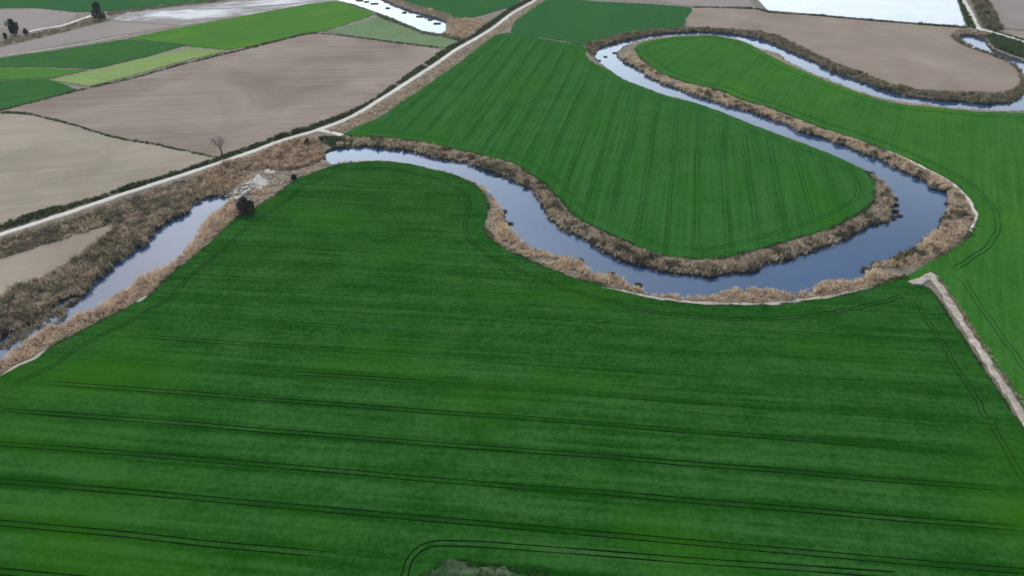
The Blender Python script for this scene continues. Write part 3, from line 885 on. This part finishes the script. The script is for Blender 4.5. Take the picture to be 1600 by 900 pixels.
stand('scrub', P('-60,80 0,66 40,55 100,43 130,31 160,24 172,32 100,50 0,73 -60,88'), M_reed_olive, 'mixed scrub line between the two dark trees', 1.0, 1.0, 6, 0.14, 0.4, seed=34, gap=0.4, tone0=0.5)
stand('ditch_weeds', P('165,20 200,15 330,1 400,-10 400,-6 330,4 200,19 172,25'), M_reed_olive, 'dark line of weeds along the white crusted flat', 1.0, 1.0, 6, 0.14, 0.4, seed=35, gap=0.3, tone0=0.4)
stand('ditch_weeds', P('505,212 530,214 552,217 548,229 520,232 508,224'), M_weed_green, 'green weeds at the head of the river by the spur', 2.6, 0.9, 8, 0.10, 0.3, seed=36, gap=0.1, tone0=0.5)

stand('ditch_weeds', band('1432,444 1450,450 1464,466 1488,503 1513,543 1539,580 1563,618 1590,658 1708,848', '1424,447 1446,455 1460,468 1485,504 1510,544 1536,581 1560,619 1587,659 1704,848', 1.5), M_weed_green,
      'green weeds along the left side of the dry ditch bank', 5.0, 0.55, 6, 0.06, 0.2, seed=37, gap=0.35, tone0=0.45, zoff=0.25)
stand('ditch_weeds', band('1458,427 1480,452 1503,486 1530,528 1555,563 1581,603 1605,643 1724,831', '1462,436 1476,454 1499,488 1526,530 1551,565 1577,605 1601,645 1719,833', 1.5), M_reed_grey,
      'dry weeds along the right side of the dry ditch bank', 5.0, 0.55, 6, 0.06, 0.2, seed=38, gap=0.35, tone0=0.5, zoff=0.25)
stand('ditch_weeds', P('640,905 665,893 690,878 720,875 760,879 810,886 870,892 900,899 900,940 640,940'), M_weed_green,
      'low rough weeds around the bare patch at the bottom edge', 3.5, 0.4, 6, 0.05, 0.22, seed=39, gap=0.42, tone0=0.35, zoff=0.3)

for k, (ln, lb, mt) in enumerate(((F2S, 'ragged weeds along the lower edge of the central field', M_weed_green), (F1E + ' ' + F1N, 'ragged weeds along the river edge of the foreground field', M_weed_green),
                                  (F1L, 'ragged weeds along the left edge of the foreground field', M_weed_green), (F3W, 'ragged weeds along the bend edge of the right field', M_weed_green))):
    mg = resample(P(ln), 1.5, False)
    nn = normals(mg, False)
    w0 = 0.3 + 1.1 * vnoise(mg[:, 0] * 0.25, mg[:, 1] * 0.25, 60 + k)
    stand('field_margin', np.concatenate([mg + nn * w0[:, None], (mg - nn * w0[::-1][:, None])[::-1]]), mt, lb, 5.0, 0.42, 6, 0.06, 0.22, seed=70 + k, gap=0.38, tone0=0.5, zoff=0.2)

# ------------------------------------------------------------------ trees and shrubs
def tube(path, radii, k=7):
    path = np.asarray(path, float); n = len(path)
    vs, fs = [], []
    for i in range(n):
        t = path[min(i + 1, n - 1)] - path[max(i - 1, 0)]
        t /= np.linalg.norm(t)
        a = np.cross(t, [0.3, 0.9, 0.1]); a /= np.linalg.norm(a)
        b = np.cross(t, a)
        for j in range(k):
            th = 2 * np.pi * j / k
            vs.append(path[i] + radii[i] * (a * math.cos(th) + b * math.sin(th)))
    for i in range(n - 1):
        for j in range(k):
            fs.append((i * k + j, i * k + (j + 1) % k, (i + 1) * k + (j + 1) % k, (i + 1) * k + j))
    return vs, fs


def joined(tubes):
    V, Fc = [], []
    for vs, fs in tubes:
        b = len(V); V += list(vs); Fc += [tuple(i + b for i in f) for f in fs]
    return V, Fc


def leaf_cloud(clumps, per, size, seed):
    r = np.random.default_rng(seed)
    cs, ts = [], []
    for (c, rad) in clumps:
        n = int(per * rad[0] * rad[1] * 1.0) + 20
        d = r.normal(size=(n, 3)); d /= np.linalg.norm(d, axis=1, keepdims=True)
        q = np.array(c) + d * (np.array(rad) * (r.uniform(0.25, 1.3, n)[:, None] ** 0.7))
        cs.append(q); ts.append(np.full(n, r.normal(0.5, 0.16)))
    q = np.concatenate(cs); tn = np.concatenate(ts)
    m = len(q)
    a = r.normal(size=(m, 3)); a /= np.linalg.norm(a, axis=1, keepdims=True)
    b = np.cross(a, r.normal(size=(m, 3))); b /= np.linalg.norm(b, axis=1, keepdims=True)
    s = size * r.uniform(0.6, 1.4, m)[:, None]
    v = np.stack([q - a * s, q + b * s * 0.55, q + a * s, q - b * s * 0.55], 1).reshape(-1, 3)
    f = np.arange(m * 4).reshape(-1, 4)
    return v, f, np.repeat(np.clip(tn + r.normal(0, 0.15, m), 0, 1), 4)


def leafy_tree(name, uv, height, radius, label, mat, category='tree', seed=0, trunk_part='trunk', crown_part='crown', conical=0.0, base=0.18, size=0.3):
    r = random.Random(seed)
    x, y = G(*uv)
    root = props(empty(name, (x, y, ground_z(x, y))), label, category)
    tubes = [tube([(0, 0, -0.3), (0.05, 0.02, height * 0.2), (0.1, -0.05, height * 0.5), (0.05, 0, height * 0.8)],
                  [radius * 0.11, radius * 0.09, radius * 0.06, radius * 0.015])]
    clumps = []
    for k in range(64):
        t = r.uniform(base, 0.98)
        env = math.sin(math.pi * min(1, (t - base * 0.7) / (1.02 - base * 0.7)) ** (0.8 - 0.25 * conical)) ** 0.7
        a = r.uniform(0, 2 * math.pi); rr = radius * env * r.uniform(0.1, 0.95)
        c = (math.cos(a) * rr, math.sin(a) * rr, t * height)
        s = radius * r.uniform(0.17, 0.34) * (1.0 - 0.35 * t)
        clumps.append((c, (s, s, s * r.uniform(0.9, 1.5))))
        if k % 3 == 0:
            z0 = height * max(0.12, t * 0.55)
            tubes.append(tube([(0.05, 0, z0), (c[0] * 0.5, c[1] * 0.5, (z0 + c[2]) * 0.5), c], [radius * 0.04, radius * 0.028, 0.02], 5))
    V, Fc = joined(tubes)
    link(trunk_part, mesh_np(trunk_part, V, Fc, smooth=True), M_bark, root)
    v, f, t = leaf_cloud(clumps, 95 / (size * size) * 0.09, size, seed)
    link(crown_part, mesh_np(crown_part, v, f, attr=t), mat, root)
    return root


leafy_tree('evergreen_tree', (157, 30), 11.5, 4.6, 'tall dark pointed evergreen beside the white crusted flat', M_leaf, seed=1, conical=1.0, base=0.08, size=0.32)
leafy_tree('evergreen_tree', (24, 54), 10.0, 4.2, 'tall rounded dark tree near the left edge', M_leaf, seed=2, base=0.16, size=0.32)
leafy_tree('shrub', (10, 61), 4.0, 1.6, 'small dark shrub left of the rounded dark tree', M_leaf, 'shrub', 3, 'stem', 'foliage', base=0.05, size=0.25)
leafy_tree('shrub', (41, 53), 3.4, 1.7, 'small dark shrub right of the rounded dark tree', M_leaf, 'shrub', 4, 'stem', 'foliage', base=0.05, size=0.25)
leafy_tree('shrub', (384, 331), 5.4, 3.7, 'dark olive bush on the near bank below the stone weir', M_leaf2, 'shrub', 25, 'stem', 'foliage', base=0.04, size=0.20)
leafy_tree('shrub', (460, 281), 2.4, 1.3, 'small dark shrub at the tip of the near field', M_leaf, 'shrub', 6, 'stem', 'foliage', base=0.03, size=0.15)
leafy_tree('shrub', (481, 227), 3.2, 1.3, 'narrow dark shrub just below the pale track', M_leaf2, 'shrub', 7, 'stem', 'foliage', base=0.03, size=0.15)
leafy_tree('shrub', (502, 221), 2.2, 1.5, 'low dark shrub beside the track spur', M_leaf2, 'shrub', 8, 'stem', 'foliage', base=0.03, size=0.15)


def bare_tree(uv, height, label, seed):
    r = random.Random(seed)
    x, y = G(*uv)
    root = props(empty('bare_tree', (x, y, 0)), label, 'tree')
    trunk = [(0, 0, -0.2), (0.08, 0.03, height * 0.16), (0.02, -0.05, height * 0.34)]
    V, Fc = joined([tube(trunk, [0.42, 0.33, 0.28], 8)])
    link('trunk', mesh_np('trunk', V, Fc, smooth=True), M_bark, root)
    limbs, twigs = [], []

    def grow(p, d, L, rad, lev):
        p = np.array(p, float); d = np.array(d, float); d /= np.linalg.norm(d)
        q1 = p + d * L * 0.5 + np.array([r.gauss(0, .06), r.gauss(0, .06), 0.03]) * L
        d2 = d + np.array([r.gauss(0, .18), r.gauss(0, .18), 0.12]); d2 /= np.linalg.norm(d2)
        q2 = q1 + d2 * L * 0.5
        (limbs if lev < 2 else twigs).append(tube([p, q1, q2], [rad, rad * 0.75, rad * 0.5], 5 if lev < 2 else 4))
        if lev >= 4: return
        for k in range(r.choice((2, 3, 3)) if lev else 3):
            a = r.uniform(0, 2 * math.pi); sp = r.uniform(0.35, 0.85)
            nd = d2 + sp * np.array([math.cos(a), math.sin(a), r.uniform(-0.1, 0.35)])
            grow(q2 if k else q1, nd, L * r.uniform(0.6, 0.82), rad * 0.55, lev + 1)
    for k in range(4):
        a = k * 1.57 + r.uniform(-.4, .4)
        grow(trunk[-1], (math.cos(a) * 0.7, math.sin(a) * 0.7, 1.0), height * 0.27, 0.2, 0)
    V, Fc = joined(limbs); link('limbs', mesh_np('limbs', V, Fc, smooth=True), M_bark, root)
    V, Fc = joined(twigs); link('twigs', mesh_np('twigs', V, Fc), M_bark, root)


bare_tree((347, 242), 8.2, 'leafless tree standing between the mauve field and the track', 12)

# reed tussocks standing alone in the water, each on its own root mound
def tussock(u, v, h, rx, ry, wide, seed, label, group):
    x, y = G(u, v, WATER_Z)
    r = np.random.default_rng(seed)
    n = int(30 * rx * ry / 0.3) + 10
    a = np.linspace(0, 2 * np.pi, 12, endpoint=False)
    rad = r.uniform(0.8, 1.15, 12)
    rings = [(1.5, -0.25), (1.1, 0.06), (0.5, 0.16)]
    mv = [(math.cos(t) * rx * q * k, math.sin(t) * ry * q * k, z) for q, z in rings for t, k in zip(a, rad)] + [(0, 0, 0.2)]
    mf = []
    for k in range(2):
        for i in range(12):
            j = (i + 1) % 12
            mf += [(k * 12 + i, k * 12 + j, k * 12 + 12 + j), (k * 12 + i, k * 12 + 12 + j, k * 12 + 12 + i)]
    mf += [(24 + i, 24 + (i + 1) % 12, 36) for i in range(12)]
    o = props(empty('reed_tussock', (x, y, WATER_Z)), label, 'tussock', group)
    link('root_mound', mesh_np('root_mound', mv, mf), M_plain, o)
    p = np.column_stack([np.clip(r.normal(0, rx * 0.6, n), -rx, rx), np.clip(r.normal(0, ry * 0.6, n), -ry, ry), np.full(n, -0.1)])
    bv, bf, bt = blades(p, r.uniform(0.6, 1.0, n) * h, 7, wide, 0.16, seed + 1, 0.3, 0.25)
    link('blades', mesh_np('blades', bv, bf, attr=bt), M_reed_olive, o)


TUS = [(1398, 312, 1.3, 'uppermost of the dark reed tussocks off the tip of the inner bank'),
       (1400, 321, 1.2, 'second dark reed tussock from the top off the inner bank tip'),
       (1398, 331, 1.4, 'third dark reed tussock from the top off the inner bank tip'),
       (1394, 341, 1.5, 'dark reed tussock at the lower corner of the inner bank tip'),
       (1406, 338, 1.0, 'small reed tussock farthest out from the inner bank tip'),
       (1473, 344, 1.6, 'round dark tussock against the tan reeds at the right of the bend'),
       (1481, 318, 1.1, 'small tussock at the rightmost edge of the bend water'),
       (1351, 423, 1.6, 'dark tussock at the left end of the tan reed spit'),
       (1366, 414, 1.4, 'dark tussock on the upper side of the tan reed spit'),
       (776, 275, 0.9, 'lone dark tussock mid-stream in the first river arm'),
       (960, 83, 0.9, 'tussock against the inner reeds of the upper hairpin'),
       (946, 89, 0.8, 'tussock mid-stream in the upper hairpin'),
       (936, 95, 0.9, 'tussock against the outer bank of the upper hairpin'),
       (787, 331, 1.0, 'small tussock on the near bank where the river narrows'),
       (797, 350, 1.0, 'small tussock just below the one where the river narrows'),
       (906, 408, 1.2, 'dark tussock on the bulge of the near reeds'),
       (956, 429, 1.0, 'small tussock right of the bulge of the near reeds'),
       (997, 446, 1.1, 'dark tussock near the lowest part of the near reeds')]
for i, (u, v, h, lb) in enumerate(TUS):
    tussock(u, v, h, 0.95, 0.55, 0.06, 300 + 2 * i, lb, 'reed tussocks in the river')
TUS2 = [(562, 1, 2.6, 'long dark tussock at the top left of the far pond'), (573, 3, 1.6, 'dark tussock second from the left in the far pond'),
        (585, 6, 2.6, 'long dark tussock third from the left in the far pond'), (606, 13, 1.4, 'small round tussock alone in the middle of the far pond'),
        (632, 20, 1.4, 'faint tussock right of the pond middle'), (656, 26, 2.4, 'long low tussock near the right end of the far pond'),
        (672, 31, 1.5, 'small tussock next to the long one at the right pond end'), (683, 37, 2.2, 'tussock against the tan reed plug of the far pond')]
for i, (u, v, rx, lb) in enumerate(TUS2):
    tussock(u, v, 0.9, rx, 0.9, 0.10, 500 + 2 * i, lb, 'reed tussocks in the far pond')

# ------------------------------------------------------------------ stone weir and rubble
def rock_mesh(seed):
    r = np.random.default_rng(seed)
    import bmesh
    bm = bmesh.new()
    bmesh.ops.create_icosphere(bm, subdivisions=1, radius=1.0)
    for v in bm.verts:
        v.co *= r.uniform(0.7, 1.15)
        v.co.z *= 0.6
    me = bpy.data.meshes.new('rock')
    bm.to_mesh(me); bm.free()
    me.materials.append(M_stone)
    return me


ROCKS = [rock_mesh(i) for i in range(5)]


def rubble(name, spots, label, category, slabs):
    c = np.mean([G(u, v) for u, v, s in spots], 0)
    root = props(empty(name, (c[0], c[1], 0)), label, category)
    r = random.Random(5)
    for u, v, s in spots:
        x, y = G(u, v)
        o = bpy.data.objects.new('rock', r.choice(ROCKS)); COL.objects.link(o)
        o.parent = root; o.location = (x - c[0], y - c[1], 0.15 + r.uniform(0.1, 0.5) * s)
        o.scale = (s * r.uniform(0.7, 1.3), s * r.uniform(0.7, 1.3), s * r.uniform(0.6, 1.0)); o.rotation_euler = (r.uniform(-.3, .3), r.uniform(-.3, .3), r.uniform(0, 6))
    for q in slabs:
        pl = resample([G(*p) for p in q], 1.0, True, False) - c
        pl = ccw(pl)
        V = [(a, b, 0.40 + 0.35 * random.Random(int(a * 50 + b * 70)).random()) for a, b in pl]
        n = len(V); V += [(a * 1.0, b, -0.3) for a, b, _ in V]
        m = pl.mean(0); V.append((m[0], m[1], 0.95))
        fs = [(i, (i + 1) % n, 2 * n) for i in range(n)]
        for i in range(n):
            j = (i + 1) % n; fs += [(i, n + i, n + j), (i, n + j, j)]
        link('slab', mesh_np('slab', V, fs), M_stone, root)
    return root


rr = random.Random(9)
sp = []
for _ in range(46):
    t = rr.random()
    sp.append((366 + 46 * t + rr.gauss(0, 6), 308 - 34 * t + rr.gauss(0, 5), rr.uniform(0.4, 1.25)))
for _ in range(26):
    t = rr.random()
    sp.append((405 + 62 * t + rr.gauss(0, 4), 290 - 16 * t + rr.gauss(0, 6), rr.uniform(0.25, 0.6)))
rubble('stone_weir', sp, 'pale rubble weir blocking the channel above the dark bush', 'weir',
       [[(394, 286), (399, 278), (404, 274), (410, 279), (419, 283), (421, 290), (412, 294), (402, 291)], [(413, 269), (421, 266), (424, 269), (431, 268), (429, 273), (416, 273)], [(400, 292), (412, 293), (409, 298), (401, 297)]])

# bare weedy patch with pale debris at the bottom edge
patch = fieldpoly('688,888 700,880 722,882 742,886 786,890 798,897 830,906 880,912 880,990 640,990 674,910', 0.5, 0.45, 70)
sheet('weedy_patch', patch, 0.36, soil_mat('weedy_rubble', (0.030, 0.080, 0.026), (0.200, 0.250, 0.170), (1, 0), 1.2, 0.2, 11.0, 0.35), 'pale weedy bare patch at the bottom edge of the near field', skirt=0.5)
ribbon('drain_ditch', P('715,878 735,881 760,885 800,889.5 840,893'), 0.7, 0.39, M_rut, 'short dark drain cut above the weedy patch', 0.1, 0.8, -0.25)

# ------------------------------------------------------------------ light haze in the air over the plain
HZ = bpy.data.meshes.new('haze')
hx = 7400.0
hv = [(x, y, z) for z in (-3.0, 126.0) for x, y in ((-hx, -hx), (hx, -hx), (hx, hx), (-hx, hx))]
HZ.from_pydata(hv, [], [(3, 2, 1, 0), (4, 5, 6, 7), (0, 1, 5, 4), (1, 2, 6, 5), (2, 3, 7, 6), (3, 0, 4, 7)])
mh = bpy.data.materials.new('haze'); mh.use_nodes = True
mh.node_tree.nodes.clear()
ho = mh.node_tree.nodes.new('ShaderNodeOutputMaterial')
hp = mh.node_tree.nodes.new('ShaderNodeVolumePrincipled')
hp.inputs['Color'].default_value = (0.86, 0.92, 1.0, 1)
hp.inputs['Density'].default_value = 0.00007
hp.inputs['Anisotropy'].default_value = 0.2
mh.node_tree.links.new(hp.outputs[0], ho.inputs['Volume'])
props(link('haze', HZ, mh), 'thin pale haze hanging over the whole plain', kind='stuff')
